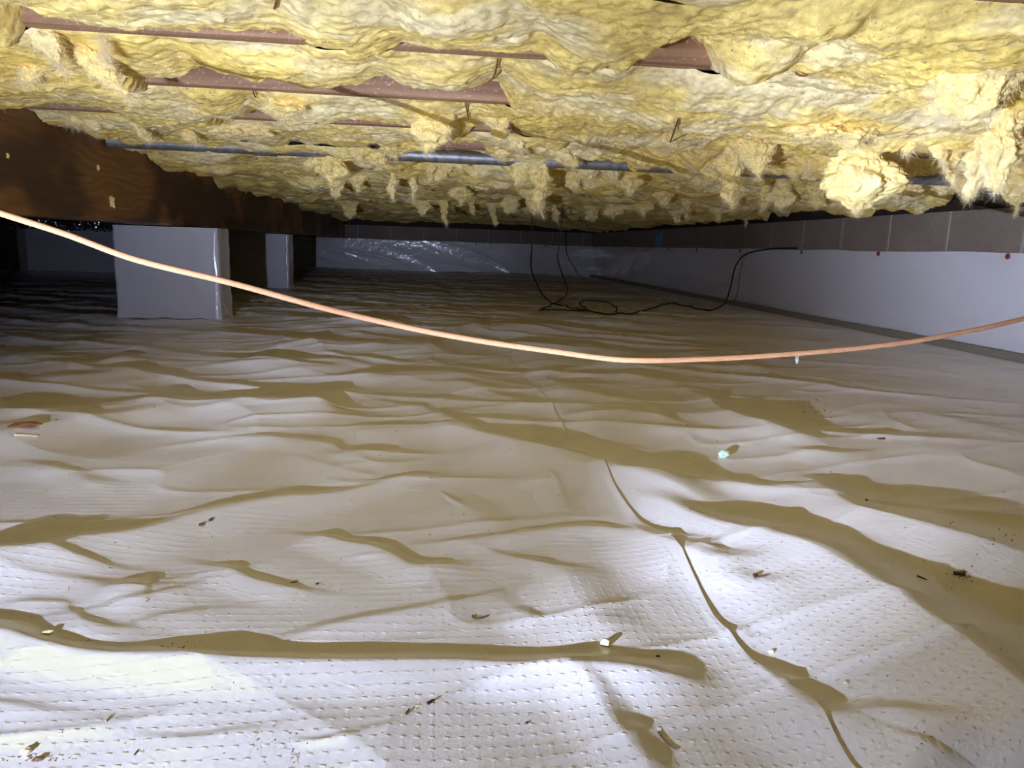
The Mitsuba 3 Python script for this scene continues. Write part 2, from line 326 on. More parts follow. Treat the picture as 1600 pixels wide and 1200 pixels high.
def floor_h(x, y):
    """Height of the floor liner at the points (x, y)."""
    x, y = np.broadcast_arrays(np.asarray(x, float), np.asarray(y, float)); sh = x.shape
    q = np.stack([x.ravel(), y.ravel()], 1); h = np.zeros(len(q))
    for A, nr, hc, wf, wb in zip(_cr, _nn, _hc, _wf, _wb):
        lo, hi = A.min(0)-0.45, A.max(0)+0.45
        sel = np.nonzero(((q > lo) & (q < hi)).all(1))[0]
        if not len(sel): continue
        dd, ii = cKDTree(A).query(q[sel], k=14, workers=-1)
        v = q[sel][:, None]-A[ii]; s = (v*nr[ii]).sum(2)
        side = np.abs(v[..., 0]*nr[ii, 1]-v[..., 1]*nr[ii, 0])
        up = np.clip(1+s/wf[ii], 0, 1); dn = np.clip(1-s/wb[ii], 0, 1)
        prof = np.where(s < 0, up*up*(2-up), dn*dn*(3-2*dn))
        sg = 0.02+0.25*dd[:, :1]
        wt = np.exp(-(dd-dd[:, :1])*(dd+dd[:, :1])/(sg*sg))
        h[sel] += (wt*hc[ii]*prof*np.exp(-(np.minimum(side, 1)/0.05)**2)).sum(1)/wt.sum(1)
    X, Y = q[:, 0], q[:, 1]
    dist = np.hypot(X, Y)
    fade = 0.55+0.45*sm(0.8, 2.2, dist)
    right = (1-0.75*sm(0.7, 1.5, X)*(1-sm(2.6, 4.0, Y)))*(0.62+0.38*sm(0.75, 1.6, dist))*(1-0.85*sm(XR-0.35, XR-0.08, X))
    h += 0.026*(fb(X*1.1, Y*1.6, 0, 3, 2)-0.5)*fade*(1-0.85*sm(XR-0.35, XR-0.08, X))
    wx = 0.5*fb(X*1.7, Y*1.7, 0, 12, 2)
    a = np.abs(2*meshkit.noise(np.stack([X*2.1+wx+40, (Y+0.35*X)*6.0+2*wx+40, 0*X], 1), 5)-1)
    h += (0.010+0.006*sm(1.2, 4.0, Y))*fade*right*((1-a)**3)
    b = np.abs(2*meshkit.noise(np.stack([X*4.5+wx+70, (Y-0.22*X)*12.0+3*wx+70, 0*X], 1), 6)-1)
    h += (0.0035+0.002*sm(1.2, 3.5, Y))*right*((1-b)**4)
    c = np.abs(2*meshkit.noise(np.stack([X*3.2+0.8*Y+20, (Y*3.0-2.2*X)+20, 0*X], 1), 8)-1)
    h += 0.0042*right*sm(0.7, 1.5, dist)*((1-c)**5)
    h += 0.0007*(fb(X*14, Y*20, 0, 9, 2)-0.5)
    ds = X-seam_x(Y)
    vs = 0.35+0.9*fb(Y*4+7, 0*Y, 0, 15, 2)
    h -= 0.009*vs*np.minimum(1, 0.4+Y)*np.exp(-(ds/np.where(ds < 0, 0.07, 0.05))**2)
    for a_, b_ in CREASES:
        A = spline(np.array([at_z(*c_)[:2] for c_ in a_]), 40, False)
        sel = np.nonzero(((q > A.min(0)-0.05) & (q < A.max(0)+0.05)).all(1))[0]
        dd, ii = cKDTree(A).query(q[sel])
        h[sel] += b_*np.exp(-(dd/0.004)**2)*np.sin(np.pi*ii/39.0)
    return (h*(1-0.96*sm(XR-0.32, XR-0.07, X))).reshape(sh)

# ---------------------------------------------------------------- setting: ground, walls, subfloor
put('floor', bx(XL-0.2, XR+0.3, -1.2, YB+0.3, -0.30, -0.09), 'dirt_brown', kind='structure')
put('ceiling', bx(XL-0.2, XR+0.3, -1.2, YB+0.3, JZ+0.235, JZ+0.255), 'subfloor_wood', kind='structure')
wr = put('wall_right', bx(XR+0.006, XR+0.22, -1.2, YB+0.2, -0.09, ZB), 'mortar', kind='structure')
wbk = put('wall_back', bx(XJ, XR+0.018, YB+0.006, YB+0.22, -0.09, ZB), 'mortar', kind='structure')
wj = put('wall_left_back', cat(bx(XL, XJ, YJ+0.012, YJ+0.2, -0.09, JZ+0.235), bx(XJ-0.19, XJ, YJ+0.2, YB+0.2, -0.09, JZ+0.235)), 'mortar', kind='structure')
put('wall_left', bx(XL-0.2, XL, -1.2, YJ+0.2, -0.09, JZ+0.235), 'mortar', kind='structure')
put('trim_1', bx(XR+0.03, XR+0.20, -1.2, YB+0.2, ZB, JZ, 0.004), 'sill_wood', kind='structure', label='dark sill plate on top of the right block wall')
put('trim_2', bx(XJ, XR+0.03, YB+0.03, YB+0.20, ZB, JZ, 0.004), 'sill_wood', kind='structure', label='dark sill plate on top of the far block wall')

rng = random.Random(4)
y = 2.5446-0.406*9 + 0.005
VENT_Y = at_x(1030, 372, XR)[1]
while y < YB-0.05:
    y1 = min(y+0.392, YB)
    segs = [(y, y1)]
    if y < VENT_Y < y1:
        segs = [(y, VENT_Y-0.10), (VENT_Y+0.10, y1)]
    for a, b in segs:
        if b-a > 0.03:
            o = rng.uniform(-0.0015, 0.0015)
            put('block', bx(XR+o, XR+0.005, a, b, ZB-0.195, ZB-0.001, 0.003), 'block', wr)
    y += 0.406
x = XJ+0.1
while x < XR-0.03:
    o = rng.uniform(-0.0015, 0.0015)
    put('block', bx(x, min(x+0.396, XR-0.002), YB+o, YB+0.005, ZB-0.195, ZB-0.001, 0.003), 'block', wbk)
    x += 0.406

# foundation vent in the right wall, its daylight painted as a blue panel
v = thing('foundation_vent', 'small vent opening with daylight painted blue between dark blocks near the far right corner', 'vent')
put('daylight_panel', bx(XR-0.006, XR+0.005, VENT_Y-0.092, VENT_Y+0.092, ZL+0.002, ZB-0.03, 0.006), 'vent_daylight', v, label='blue panel painted as daylight in the vent')
put('vent_frame', cat(bx(XR-0.004, XR+0.10, VENT_Y-0.10, VENT_Y-0.092, ZL-0.01, ZB-0.002), bx(XR-0.004, XR+0.10, VENT_Y+0.092, VENT_Y+0.10, ZL-0.01, ZB-0.002),
                      bx(XR-0.004, XR+0.10, VENT_Y-0.10, VENT_Y+0.10, ZB-0.028, ZB-0.002)), 'galvanised', v)

# ---------------------------------------------------------------- wall liners
def wall_sheet(L, H0, H1, n, m, place, seed, amp=0.006, slack=0.0):
    """A hanging plastic sheet: place(s, out, z) puts along-wall distance s, offset from the wall and height into the room."""
    s = np.linspace(0, L, n)[None, :]; t = np.linspace(0, 1, m)[:, None]
    z = H0+(H1-H0)*t+0*s
    hang = fb(s*1.6, t*0.6, 0, seed, 2)-0.5
    fold = np.abs(2*meshkit.noise(np.stack(np.broadcast_arrays(s*2.2+1.5*t+9, t*3.0+s*0.8+5, 0*s+0*t), -1), seed+1)-1)
    big = np.abs(2*meshkit.noise(np.stack(np.broadcast_arrays(s*1.3+30, t*1.5+s*0.5+5, 0*s+0*t), -1), seed+2)-1)
    out = 0.006+amp*2.2*hang*(1-t*0.6)+amp*1.3*(1-fold)**3*(1-0.5*t)+amp*2.5*(1-big)**2*(1-t)
    out = np.maximum(out, 0.003)+slack*(1-t)**4
    z = z-(t > 0.999)*0.006*np.abs(np.sin(s*3.1))*(0.4+fold)
    return place(s+0*t, out, z)
def P3(x, y, z): return np.stack(np.broadcast_arrays(x, y, z), -1)

lr = thing('wall_liner', 'grey white plastic sheet pinned along the lower right block wall', 'plastic sheet')
put('sheet', surf(wall_sheet(YB+1.2, -0.055, ZL, 420, 36, lambda s, o, z: P3(XR-o, s-1.2, z), 21, 0.004, 0.004)), 'wall_plastic', lr, smooth=True)
for px in (1579, 1376, 1255, 1158, 1090, 1045):
    q = at_x(px, 398 if px > 1500 else 394, XR)
    pin = trimesh.creation.revolve([(0.0, -0.008), (0.004, -0.008), (0.0045, 0.0), (0.011, 0.001), (0.011, 0.0035), (0.006, 0.006), (0.0, 0.0068)], sections=14)
    pin.apply_transform(trimesh.geometry.align_vectors([0, 0, 1], [-1, 0, 0])); pin.apply_translation([XR-0.009, q[1], ZL-0.016])
    put('pin', pin, 'red_plastic', lr, label='reddish plastic pin')
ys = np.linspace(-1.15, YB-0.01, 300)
put('shade_strip', surf(np.array([P3(XR-0.032-0.012*k_, ys, gaussian_filter1d(floor_h(XR-0.07+0*ys, ys), 12)+0.026*(1-k_/3.0)+0.003*(fb(ys*3, 0*ys, k_, 5)-0.5)+0.001) for k_ in range(4)])), 'foot_shade', lr, label='olive grey strip painted as shade along the foot of the sheet', smooth=True)  # added dark strip, painted in place of the shade band at the wall foot
lb = thing('wall_liner', 'glossy dark plastic sheet on the far wall, with bright glints', 'plastic sheet')
put('sheet', surf(wall_sheet(XR-XJ, -0.055, ZL, 380, 40, lambda s, o, z: P3(XJ+s, YB-o, z), 31, 0.009, 0.02), True), 'wall_plastic', lb, smooth=True)
for px in (743, 852, 931, 640):
    q = at_y(px, 384, YB)
    pin = trimesh.creation.revolve([(0.0, -0.008), (0.004, -0.008), (0.0045, 0.0), (0.011, 0.001), (0.011, 0.0035), (0.006, 0.006), (0.0, 0.0068)], sections=14)
    pin.apply_transform(trimesh.geometry.align_vectors([0, 0, 1], [0, -1, 0])); pin.apply_translation([q[0], YB-0.014, ZL-0.018])
    put('pin', pin, 'red_plastic', lb)
ll = thing('wall_liner', 'dark blue-grey plastic sheet on the wall left of the nearest pier, behind it', 'plastic sheet')
put('sheet', cat(surf(wall_sheet(XJ-XL, -0.055, 0.395, 220, 30, lambda s, o, z: P3(XL+s, YJ-o, z), 41, 0.012, 0.02), True),
                 surf(wall_sheet(YB-YJ, -0.055, 0.395, 120, 30, lambda s, o, z: P3(XJ+o, YJ+s, z), 42, 0.01, 0.02), True)), 'wall_plastic', ll, smooth=True)

# ---------------------------------------------------------------- floor liner sheets
rows = np.r_[np.linspace(-1.15, 0.30, 24)[:-1], np.geomspace(0.30, YB, 640)]
def sheet_left():
    y = rows[:, None]; sx = seam_x(y)
    s = np.linspace(0, 0.92, 400)[None, :]
    reach = np.maximum(np.abs(y), 0.45)+0.12
    xin = np.maximum(sx-s*reach*1.25, XL+0.6+s*-0.5)
    tail = np.linspace(0, 1, 22)[None, 1:]
    xt = xin[:, -1:]+(XL+0.003-xin[:, -1:])*tail
    X = np.hstack([xin, xt])[:, ::-1]
    Y = y+0*X
    Z = floor_h(X, Y)
    d = sx-X
    lift = 0.0016*(1-sm(0.0, 0.10, d))+0.0008*(1-sm(0.0, 0.012, d))*fb(y*9+0*X, 0*X, 0, 77, 2)*1.6
    return surf(P3(X, Y, Z+lift))
def sheet_right():
    y = rows[:, None]; sx = seam_x(y)-0.07
    s = np.linspace(0, 1, 420)[None, :]
    reach = np.minimum((np.maximum(np.abs(y), 0.45)+0.12)*1.05, XR-0.006-sx-0.02)
    xin = sx+s*reach
    tail = np.linspace(0, 1, 24)[None, 1:]
    X = np.hstack([xin, xin[:, -1:]+(XR-0.004-xin[:, -1:])*tail])
    Y = y+0*X
    Z = floor_h(X, Y)-0.0015*(1-sm(0.05, 0.09, X-sx))
    return surf(P3(X, Y, Z))
put('floor_liner', sheet_left(), 'liner_left', label='white rippled plastic ground sheet left of the seam, overlapping the other', cat='plastic sheet', smooth=True)
put('floor_liner', sheet_right(), 'liner_right', label='white plastic ground sheet right of the seam, reaching the right wall', cat='plastic sheet', smooth=True)

# ---------------------------------------------------------------- piers
def pier(x0, x1, y0, depth, label, seed):
    k = thing('pier', label, 'pier', 'wrapped piers under the girder')
    H = BZ-0.004; n, m = 176, 64
    u = np.arange(n)/n*4; t = np.linspace(0, 1, m)
    w, d, r = (x1-x0)/2, depth/2, 0.010
    pts = []
    per = trimesh.path.polygons
    import shapely.geometry as sg
    ring = sg.box(-w+r, -d+r, w-r, d-r).buffer(r, 6).exterior
    c = np.array([ring.interpolate(q*ring.length).coords[0] for q in np.arange(n)/n])
    nrm = c/np.linalg.norm(c, axis=1, keepdims=True)
    X = c[None, :, 0]+0*t[:, None]; Yc = c[None, :, 1]+0*t[:, None]
    z = -0.03+t[:, None]*(H+0.03)+0*X
    wr_ = np.abs(2*meshkit.noise(np.stack([X*5+seed, z*9+Yc*6, Yc*9+3], -1)+20, seed)-1)
    off = 0.004*(fb(X*4, Yc*4, z*4, seed, 2)-0.5)+0.004*(1-wr_)**4
    corner = np.minimum(1, np.abs(np.abs(X)-w)/0.03+np.abs(np.abs(Yc)-d)/0.03)
    cr = 0.006*(meshkit.noise(np.stack([X*8, Yc*8, z*34], -1)+30, seed+3)-0.4)*(1-np.clip(corner, 0, 1))
    flare = 0.016*(1-np.clip((z+0.01)/0.05, 0, 1))**2
    q = 1+(off+cr+flare)/np.maximum(np.hypot(X, Yc), 0.05)
    Pp = np.stack([X*q+(x0+x1)/2, Yc*q+y0+d, z], -1)
    Pp = np.concatenate([Pp, Pp[:, :1]], 1)
    side = surf(Pp)
    top = trimesh.Trimesh(np.vstack([Pp[-1, :-1], Pp[-1, :-1].mean(0)]), [[i, (i+1) % n, n] for i in range(n)], process=False)
    put('wrap', cat(side, top), 'pier_plastic', k, smooth=50)
    # the taped overlap of the wrap along the front right corner
    zt = np.linspace(0.0, H-0.01, 40); tp = []
    for j, a in enumerate((0.0, 0.35, 0.65, 1.0)):
        tp.append(np.stack([x1-0.022+0.018*a+0*zt+0.002*np.sin(zt*31+seed), y0-0.004-0.0025*np.sin(a*3.1)+0*zt-0.002*fb(zt*20, 0*zt, j, seed), zt], 1))
    put('overlap_strip', surf(np.array(tp), True), 'pier_plastic', k, smooth=True)
    return k
pier(-1.235, -0.835, 3.18, 0.19, 'white plastic wrapped pier nearest the camera, under the dark girder', 3)
pier(-1.36, -0.955, 5.45, 0.19, 'narrow looking glossy wrapped pier farther back, right of the nearest pier', 5)
pier(-1.27, -0.86, 0.88, 0.19, 'wrapped pier under the girder at the near left, beyond the frame', 8)

# ---------------------------------------------------------------- girder
gy = np.linspace(-1.2, YB, 240)
def girder():
    prof = [(BX0, BZ), (BX1-0.006, BZ), (BX1, BZ+0.006), (BX1, JZ-0.004), (BX1-0.004, JZ-0.001), (BX0, JZ-0.001)]
    Pg = np.array([[(px_+(0.0015*(fb(yy*6, pz*4, 0, 2)-0.5) if px_ > BX1-0.01 else 0), yy, pz) for px_, pz in prof+prof[:1]] for yy in gy])
    caps = [trimesh.Trimesh([(a, yy, b) for a, b in prof], [[0, i, i+1] for i in range(1, 5)], process=False) for yy in (gy[0], gy[-1])]
    return cat(surf(Pg, True), *caps)
put('girder', girder(), 'beam_wood', label='dark brown patchy wooden girder at left resting on the wrapped piers', cat='beam', smooth=25)

# ---------------------------------------------------------------- joists
ORD = ['first', 'second', 'third', 'fourth', 'fifth', 'sixth', 'seventh', 'eighth', 'ninth', 'tenth', 'eleventh', 'twelfth', 'thirteenth', 'fourteenth', 'fifteenth', 'sixteenth',
       'seventeenth', 'eighteenth', 'nineteenth', 'twentieth', 'twenty-first', 'twenty-second', 'twenty-third', 'twenty-fourth', 'twenty-fifth']
def joist_y(k): return J0+JS*k           # front (camera-side) face of joist k; k = 0 is the first in view
NJ = int((YB-J0-0.06)/JS)+1
for k in range(NJ):
    yy = joist_y(k)
    put('floor_joist', bx(XL+0.01, XR+0.02, yy, yy+0.038, JZ, JZ+0.234, 0.0025), 'joist_wood', cat='joist', group='floor joists', smooth=30,
        label=f'brown wooden floor joist between the insulation batts, {ORD[k]} from the camera')
for k in (-1, -2, -3, -4, -5):
    yy = joist_y(k)
    put('floor_joist', bx(XL+0.01, XR+0.02, yy, yy+0.038, JZ, JZ+0.234, 0.0025), 'joist_wood', cat='joist', group='floor joists', smooth=30,
        label=f'brown wooden floor joist over the camera, {ORD[-k-1]} on the near side of the frame')

# ---------------------------------------------------------------- insulation
# where the fluff of the bay in front leaves the face of joist k bare: intervals along the photograph's width
BARE = {0: [(30, 485), (618, 865), (985, 1100)], 1: [(215, 430), (430, 800), (1008, 1050)], 2: [(-60, 235), (350, 662), (725, 818), (1008, 1035)],
        3: [(60, 185), (672, 762), (1300, 1420)], 4: [(0, 60), (120, 200), (640, 790), (1000, 1050), (1180, 1300), (1420, 1540)], 5: [(560, 600), (980, 1040), (1420, 1500)]}
def cover(k, x):
    """1 where insulation hides joist k, 0 where the joist is bare."""
    c = np.ones_like(x)
    if k in BARE:
        for a, b in BARE[k]:
            yk = joist_y(k)
            def xa(px):
                lo = 200.0
                d0 = ray(px, lo)
                for _ in range(20):
                    q = at_y(px, lo, yk); lo = lo+(q[2]-JZ)*F/yk
                return at_y(px, lo, yk)[0]
            A, B = xa(a), xa(b)
            c = np.minimum(c, 1-sm(A-0.02, A+0.03, x)*(1-sm(B-0.05, B+0.02, x)))
    elif k < 0: c = np.clip((fb(x*2, 0*x+k, 0, 3)-0.35)*5, 0, 1)
    else: c = np.clip((fb(x*2.2, 0*x+k, 0, 3)-0.36)*7, 0, 1)
    return c

def strands(P0, N0, n, seed, lmin, lmax, w):
    """n thin curly glass fibres rooted on the surface points P0 with normals N0."""
    r = np.random.default_rng(seed)
    ii = r.integers(0, len(P0), n); p, nn = P0[ii], N0[ii]
    t = np.cross(nn, r.normal(size=(n, 3))); t /= np.linalg.norm(t, axis=1, keepdims=True)+1e-9
    L = r.uniform(lmin, lmax, n)[:, None]
    rise = r.uniform(0.1, 1.0, n)[:, None]**2
    d1 = t*(1-0.5*rise)+nn*rise*0.9
    bend = r.normal(size=(n, 3))*0.6+np.array([0, 0, -0.35])
    S = 6; s = np.linspace(0, 1, S)
    pts = np.stack([p-nn*0.002+d1*L*a+bend*L*a*a*0.6 for a in s], 1)
    wd = np.cross(d1, r.normal(size=(n, 3))); wd /= np.linalg.norm(wd, axis=1, keepdims=True)+1e-9
    wv = (w*(1-0.8*s))[None, :, None]*wd[:, None, :]
    V = np.stack([pts-wv, pts+wv], 2).reshape(-1, 3)
    base = (np.arange(n)*S*2)[:, None]
    seg = np.arange(S-1)*2
    a = (base+seg).ravel()
    return trimesh.Trimesh(V, np.vstack([np.stack([a, a+1, a+3], 1), np.stack([a, a+3, a+2], 1)]), process=False)

batts, _surf_v, _surf_k = {}, [], []
def batt(k, label):
    """The batt in the bay in front of joist k (between joists k-1 and k)."""
    ya, yb = joist_y(k-1)+0.038, joist_y(k)
    near = 0 <= k <= 5
    dx = 0.0042 if 0 <= k <= 3 else 0.0065 if near else 0.012 if k < 11 and k >= 0 else 0.03
    nt = 110 if 0 <= k <= 3 else 70 if near else 36 if k < 11 and k >= 0 else 20
    x0, x1 = BX1-0.06, XR-0.006
    xs = np.arange(x0, x1, dx); t = np.linspace(0, 1, nt)
    X, Tt = np.meshgrid(xs, t)
    cf, cn = cover(k, xs)[None, :], cover(k-1, xs)[None, :]
    jag = (0.7*(fb(xs*12, 0*xs, k, 61, 3)-0.5)+0.5*(fb(xs*45, 0*xs, k, 62, 2)-0.5))[None, :]
    cf = np.clip(cf+jag*(cf > 0.02), 0, 1)
    sag = 0.030+0.035*sm(0.35, 0.7, fb(X*1.9, 0*X, k*3.1, 14, 2))+0.022*sm(0.5, 1.5, X)*(0 <= k <= 1)-0.016*(2 <= k <= 4)+0.030*sm(1.1, 1.8, X)*(k >= 5)
    over = 0.036*cf-0.001*(1-cf)
    Y = ya-0.010*cn*(1-Tt)**2+(yb-ya+over)*Tt
    e0 = 0.012-0.020*cn; e1 = (0.020+0.040*sm(0.35, 0.65, fb(xs*2.6, 0*xs, k, 72, 2)))[None, :]*(1-cf)-0.012*cf
    if k >= 6 or k < 0: e1 = 0.03*(1-cf)-0.012*cf
    e1 = e1+0.012*(fb(xs*32, 0*xs, k, 73, 3)-0.5)[None, :]+0.024*(fb(xs*6, 0*xs, k, 71, 3)-0.5)[None, :]
    bump = (4*Tt*(1-Tt))**0.6
    Z = JZ+e0*(1-Tt)**2.2+e1*Tt**2.0-sag*bump
    # pinched by the support wires every 0.4 m or so
    pin = np.zeros_like(xs)
    for q in PINCH.get(k, []): pin = np.maximum(pin, np.exp(-((xs-q)/0.035)**2))
    Z = Z+0.5*sag*pin[None, :]*bump
    # lumps, folds and torn layers
    wx = 0.10*(fb(X*3, Y*3, 0, 31+k, 2)-0.5); wy = 0.14*(fb(X*4, Y*4, 5, 32+k, 3)-0.5)
    Xw, Yw = X+wx, Y+wy
    rag = (0.45+0.75*sm(0.1, 1.1, X+0.35*(k-1.5))+0.3*(fb(X*2.5, Y*3, k, 88, 2)-0.5))*(0.72 if k <= 1 else 1.0)     # neat batts at left, ragged ones at right and farther in
    d = 0.030*(billow(Xw*4.2, Yw*6.5, 0*X+k, 41)-0.35)+rag*0.022*(billow(Xw*9, Yw*14, 0*X+k, 42)-0.35)+rag*0.011*(billow(Xw*20, Yw*27, 0*X+k, 43, 0.06)-0.35)
    lay = fb(Xw*5+3, Yw*11, k*1.7, 51, 3)                       # torn layers end in steps
    d = d+rag*0.012*(np.floor(lay*7+0.0)/7-lay+sm(0.55, 1.0, (lay*7) % 1.0)/7)*4.0
    if near:
        d = d+0.0042*(billow(Xw*46, Yw*52, 0*X+k, 44, 0.05)-0.35)+0.0034*(fb(X*75, Y*85, 0, 45, 2)-0.5)*2
    edge = np.minimum(1, np.minimum(Tt, 1-Tt)*8+0.25)
    Z = Z-d*edge
    Y = Y+0.030*(fb(X*9, Z*22, Y*9+k, 52, 3)-0.5)*edge
    X2 = X+0.025*(fb(X*8, Y*8, Z*20, 53, 2)-0.5)
    # hang at the wall and at the girder
    Z = np.minimum(Z, JZ+0.2)
    X2 = np.where(Z < JZ+0.002, np.maximum(X2, BX1+0.003), X2)
    Pp = np.stack([X2, Y, Z], -1)
    key = thing('insulation_batt', label, 'insulation', 'insulation batts between the joists')
    m = surf(Pp)
    put('body', m, 'fluff', key, smooth=True)
    if 0 <= k <= 11: _surf_v.append(np.array(m.vertices)); _surf_k.append(np.full(len(m.vertices), k))
    if -1 < k < 9:
        nrm = np.array(m.vertex_normals); nrm *= np.where(nrm[:, 2:] > 0, -1, 1)
        put('fuzz', strands(np.array(m.vertices), nrm, 9000 if k < 4 else 5000, 900+k, 0.004, 0.013, 0.00028), 'fibre', key, kind='stuff')
    batts[k] = key
    return key
PINCH = {1: [at_y(776, 105, 1.45)[0], at_y(600, 95, 1.45)[0], at_y(298, 85, 1.45)[0]], 2: [at_y(730, 170, 1.85)[0], at_y(395, 155, 1.85)[0]], 3: [at_y(1053, 205, 2.25)[0]],
         0: [at_y(430, 5, 1.05)[0], at_y(1250, 110, 1.1)[0], at_y(600, 40, 1.05)[0]]}
LOOK = ['lumpy cream yellow insulation batt filling the first joist bay along the top edge', 'yellow insulation batt sagging behind the first bare joist, pinched by a curved wire',
        'yellow insulation batt in the third bay, behind the long bare second joist', 'ragged yellow insulation batt in the fourth bay, in front of the metal pipe']
for k in range(NJ):
    batt(k, LOOK[k] if k < 4 else f'dim yellow insulation batt in the {ORD[k]} joist bay counted from the camera')
for k in (-1, -2, -3): batt(k, f'yellow insulation batt over the camera, {ORD[-k-1]} bay on the near side of the frame')

_SV, _SK = np.vstack(_surf_v), np.concatenate(_surf_k)
_dv = _SV-CAM; _depth = _dv@_f
_px = np.stack([800+F*(_dv@RIGHT)/_depth, 600-F*(_dv@UP)/_depth], 1)
_tree = cKDTree(_px)
def on_fluff(px, py):
    """The point of the insulation seen at a place in the photograph, and its bay."""
    ii = _tree.query_ball_point([px, py], 5)
    while not ii:
        py -= 6; ii = _tree.query_ball_point([px, py], 8)
    j = ii[int(np.argmin(_depth[ii]))]
    return _SV[j], int(_SK[j])
# hanging tufts: (px, py of the top, length in px, width in px, bay depth, sideways lean, roundness)
def tuft_mesh(top, h, w, lean, rnd, seed, sub):
    s = trimesh.creation.icosphere(subdivisions=sub); v = np.array(s.vertices)
    r = np.random.default_rng(seed)
    tt = (1-v[:, 2])/2                                      # 0 at the top, 1 at the tip
    wid = (1-tt)**(0.30+0.5*(1-rnd))*(0.75+0.25*np.sin(tt*7+seed))+rnd*0.9*np.sin(np.clip(tt, 0, 1)*np.pi)**0.8
    rad = np.hypot(v[:, 0], v[:, 1])+1e-6
    q = np.minimum(1, rad*1.6)
    x = v[:, 0]/rad*q*wid*w/2; y = v[:, 1]/rad*q*wid*w/2*0.7
    z = -tt*h
    x = x+lean*h*tt**1.5+0.10*h*(fb(0*tt+seed, tt*2.5, 0, 7, 2)-0.5)*2*tt
    p = np.stack([x, y, z], 1)
    g = p/max(w, 0.03)
    b = 0.46*(billow(g[:, 0]*1.5+seed, g[:, 1]*1.5, g[:, 2]*1.2, 1)-0.3)+0.22*(billow(g[:, 0]*3.3+seed, g[:, 1]*3.3, g[:, 2]*2.6, 2)-0.3)+0.13*(billow(g[:, 0]*7+seed, g[:, 1]*7, g[:, 2]*6, 3)-0.3)
    b = b+0.075*(billow(g[:, 0]*15+seed, g[:, 1]*15, g[:, 2]*13, 4)-0.3)
    n = np.array(s.vertex_normals); n[:, 2] *= 0.5
    p = p+n*b[:, None]*w*0.85
    return trimesh.Trimesh(p+top, s.faces, process=False)
TUFTS = [
 # px, py, length, width, bay, lean, round
 (668,190,55,52,2,-.05,.5),(690,185,36,36,2,.2,.2),(700,255,34,44,4,-.3,.3),(516,248,42,40,4,.0,.8),(500,246,26,26,4,-.6,.4),(443,165,30,60,2,.1,.6),(120,75,75,60,1,.75,.1),(60,60,52,34,1,.5,.3),
 (45,110,28,40,1,-.2,.5),(158,55,48,26,1,.1,.1),(210,200,26,34,3,.6,.2),(290,208,24,30,3,.5,.3),
 (1150,232,92,46,3,.05,.35),(1180,222,60,60,3,.25,.6),(1120,262,34,40,3,-.3,.7),(1075,250,26,26,3,.4,.2),(1240,268,22,22,4,.2,.3),(1265,262,18,14,4,-.2,.2),
 (1352,246,92,74,3,.05,.9),(1380,255,50,60,3,.2,.5),(1320,255,40,50,3,-.2,.6),(1545,125,62,96,2,-.25,.75),(1505,150,40,60,2,-.4,.7),(1585,180,110,66,2,.0,.4),(1560,215,90,56,3,-.3,.4),(1595,270,64,44,3,.1,.3),
 (1468,232,42,30,3,.45,.2),(1490,240,48,30,3,.2,.3),(1430,225,26,24,3,-.3,.3),(1300,195,36,90,2,-.3,.5),(1340,205,34,70,2,.2,.5),
 (845,262,84,34,6,.10,.2),(838,300,40,44,6,-.1,.5),(822,262,40,34,5,-.3,.5),(895,275,32,40,6,.2,.5),(880,240,34,48,4,.5,.4),(928,262,30,36,5,-.2,.6),(960,262,32,34,5,.1,.5),
 (800,215,44,34,4,.35,.2),(770,190,36,44,3,.3,.4),(720,250,22,22,5,.1,.4),(783,238,22,28,5,.2,.5),
 (615,275,46,18,8,.05,.2),(648,280,40,16,7,-.05,.2),(676,260,34,20,5,-.1,.2),(692,318,42,20,10,.1,.1),(770,322,36,22,9,.2,.2),(740,318,24,20,9,.1,.3),(865,325,26,16,9,.3,.2),(870,345,24,14,9,.4,.1),
 (1005,320,26,30,8,.1,.5),(1040,305,24,34,7,.0,.5),(1075,318,30,24,8,.1,.2),(1168,345,14,12,8,.1,.2),(1200,305,34,24,6,-.2,.3),(1225,290,44,50,5,.1,.4),(1205,295,40,30,5,-.1,.3),(1155,300,30,34,5,-.1,.5),
 (1095,280,26,40,5,.1,.5),(1280,300,28,40,5,.1,.5),(1430,290,26,50,5,.2,.5),(1505,300,28,40,5,.2,.5),(1480,285,24,36,5,-.2,.5),(1405,292,24,40,5,.2,.5),
 (560,280,28,30,7,.1,.4),(520,290,28,36,8,.1,.4),(400,205,22,50,3,.1,.6),(350,205,20,40,3,-.1,.6),
 (585,245,24,40,4,.2,.5),(620,235,20,40,4,.1,.5),(560,240,20,36,4,.1,.5),(135,192,20,40,3,.2,.5),(105,188,18,30,3,.4,.4),
 (1000,240,28,40,4,.2,.5),(1040,225,26,50,4,.1,.5),(985,285,26,40,6,.1,.5),(1120,330,22,26,8,.2,.3),(1060,335,20,26,9,.2,.3),(925,330,22,40,9,.1,.4),(960,325,24,40,9,.1,.4),(800,315,26,34,8,-.1,.4),(720,300,28,40,7,.1,.4),
 (660,320,24,30,9,.1,.4),(545,318,24,34,10,.1,.4),
]
for i, (px, py, ln, wd, k, lean, rnd) in enumerate(TUFTS):
    top, k = on_fluff(px, py); sc = np.linalg.norm(top-CAM)/F
    h, w = ln*sc*1.1, wd*sc
    top = top+np.array([0, 0.15*w, 0.012+0.1*h])
    m = tuft_mesh(top, h, w, lean, rnd, 200+i, 5 if wd*ln > 2500 else 4)
    t_ = put('tuft', m, 'fluff_pale', batts[k], smooth=True)
    nrm = np.array(m.vertex_normals)
    put('fuzz', strands(np.array(m.vertices), nrm, int(700+260*min(8, wd*ln/500)), 300+i, 0.005, 0.020, 0.00030), 'fibre', t_, kind='stuff')

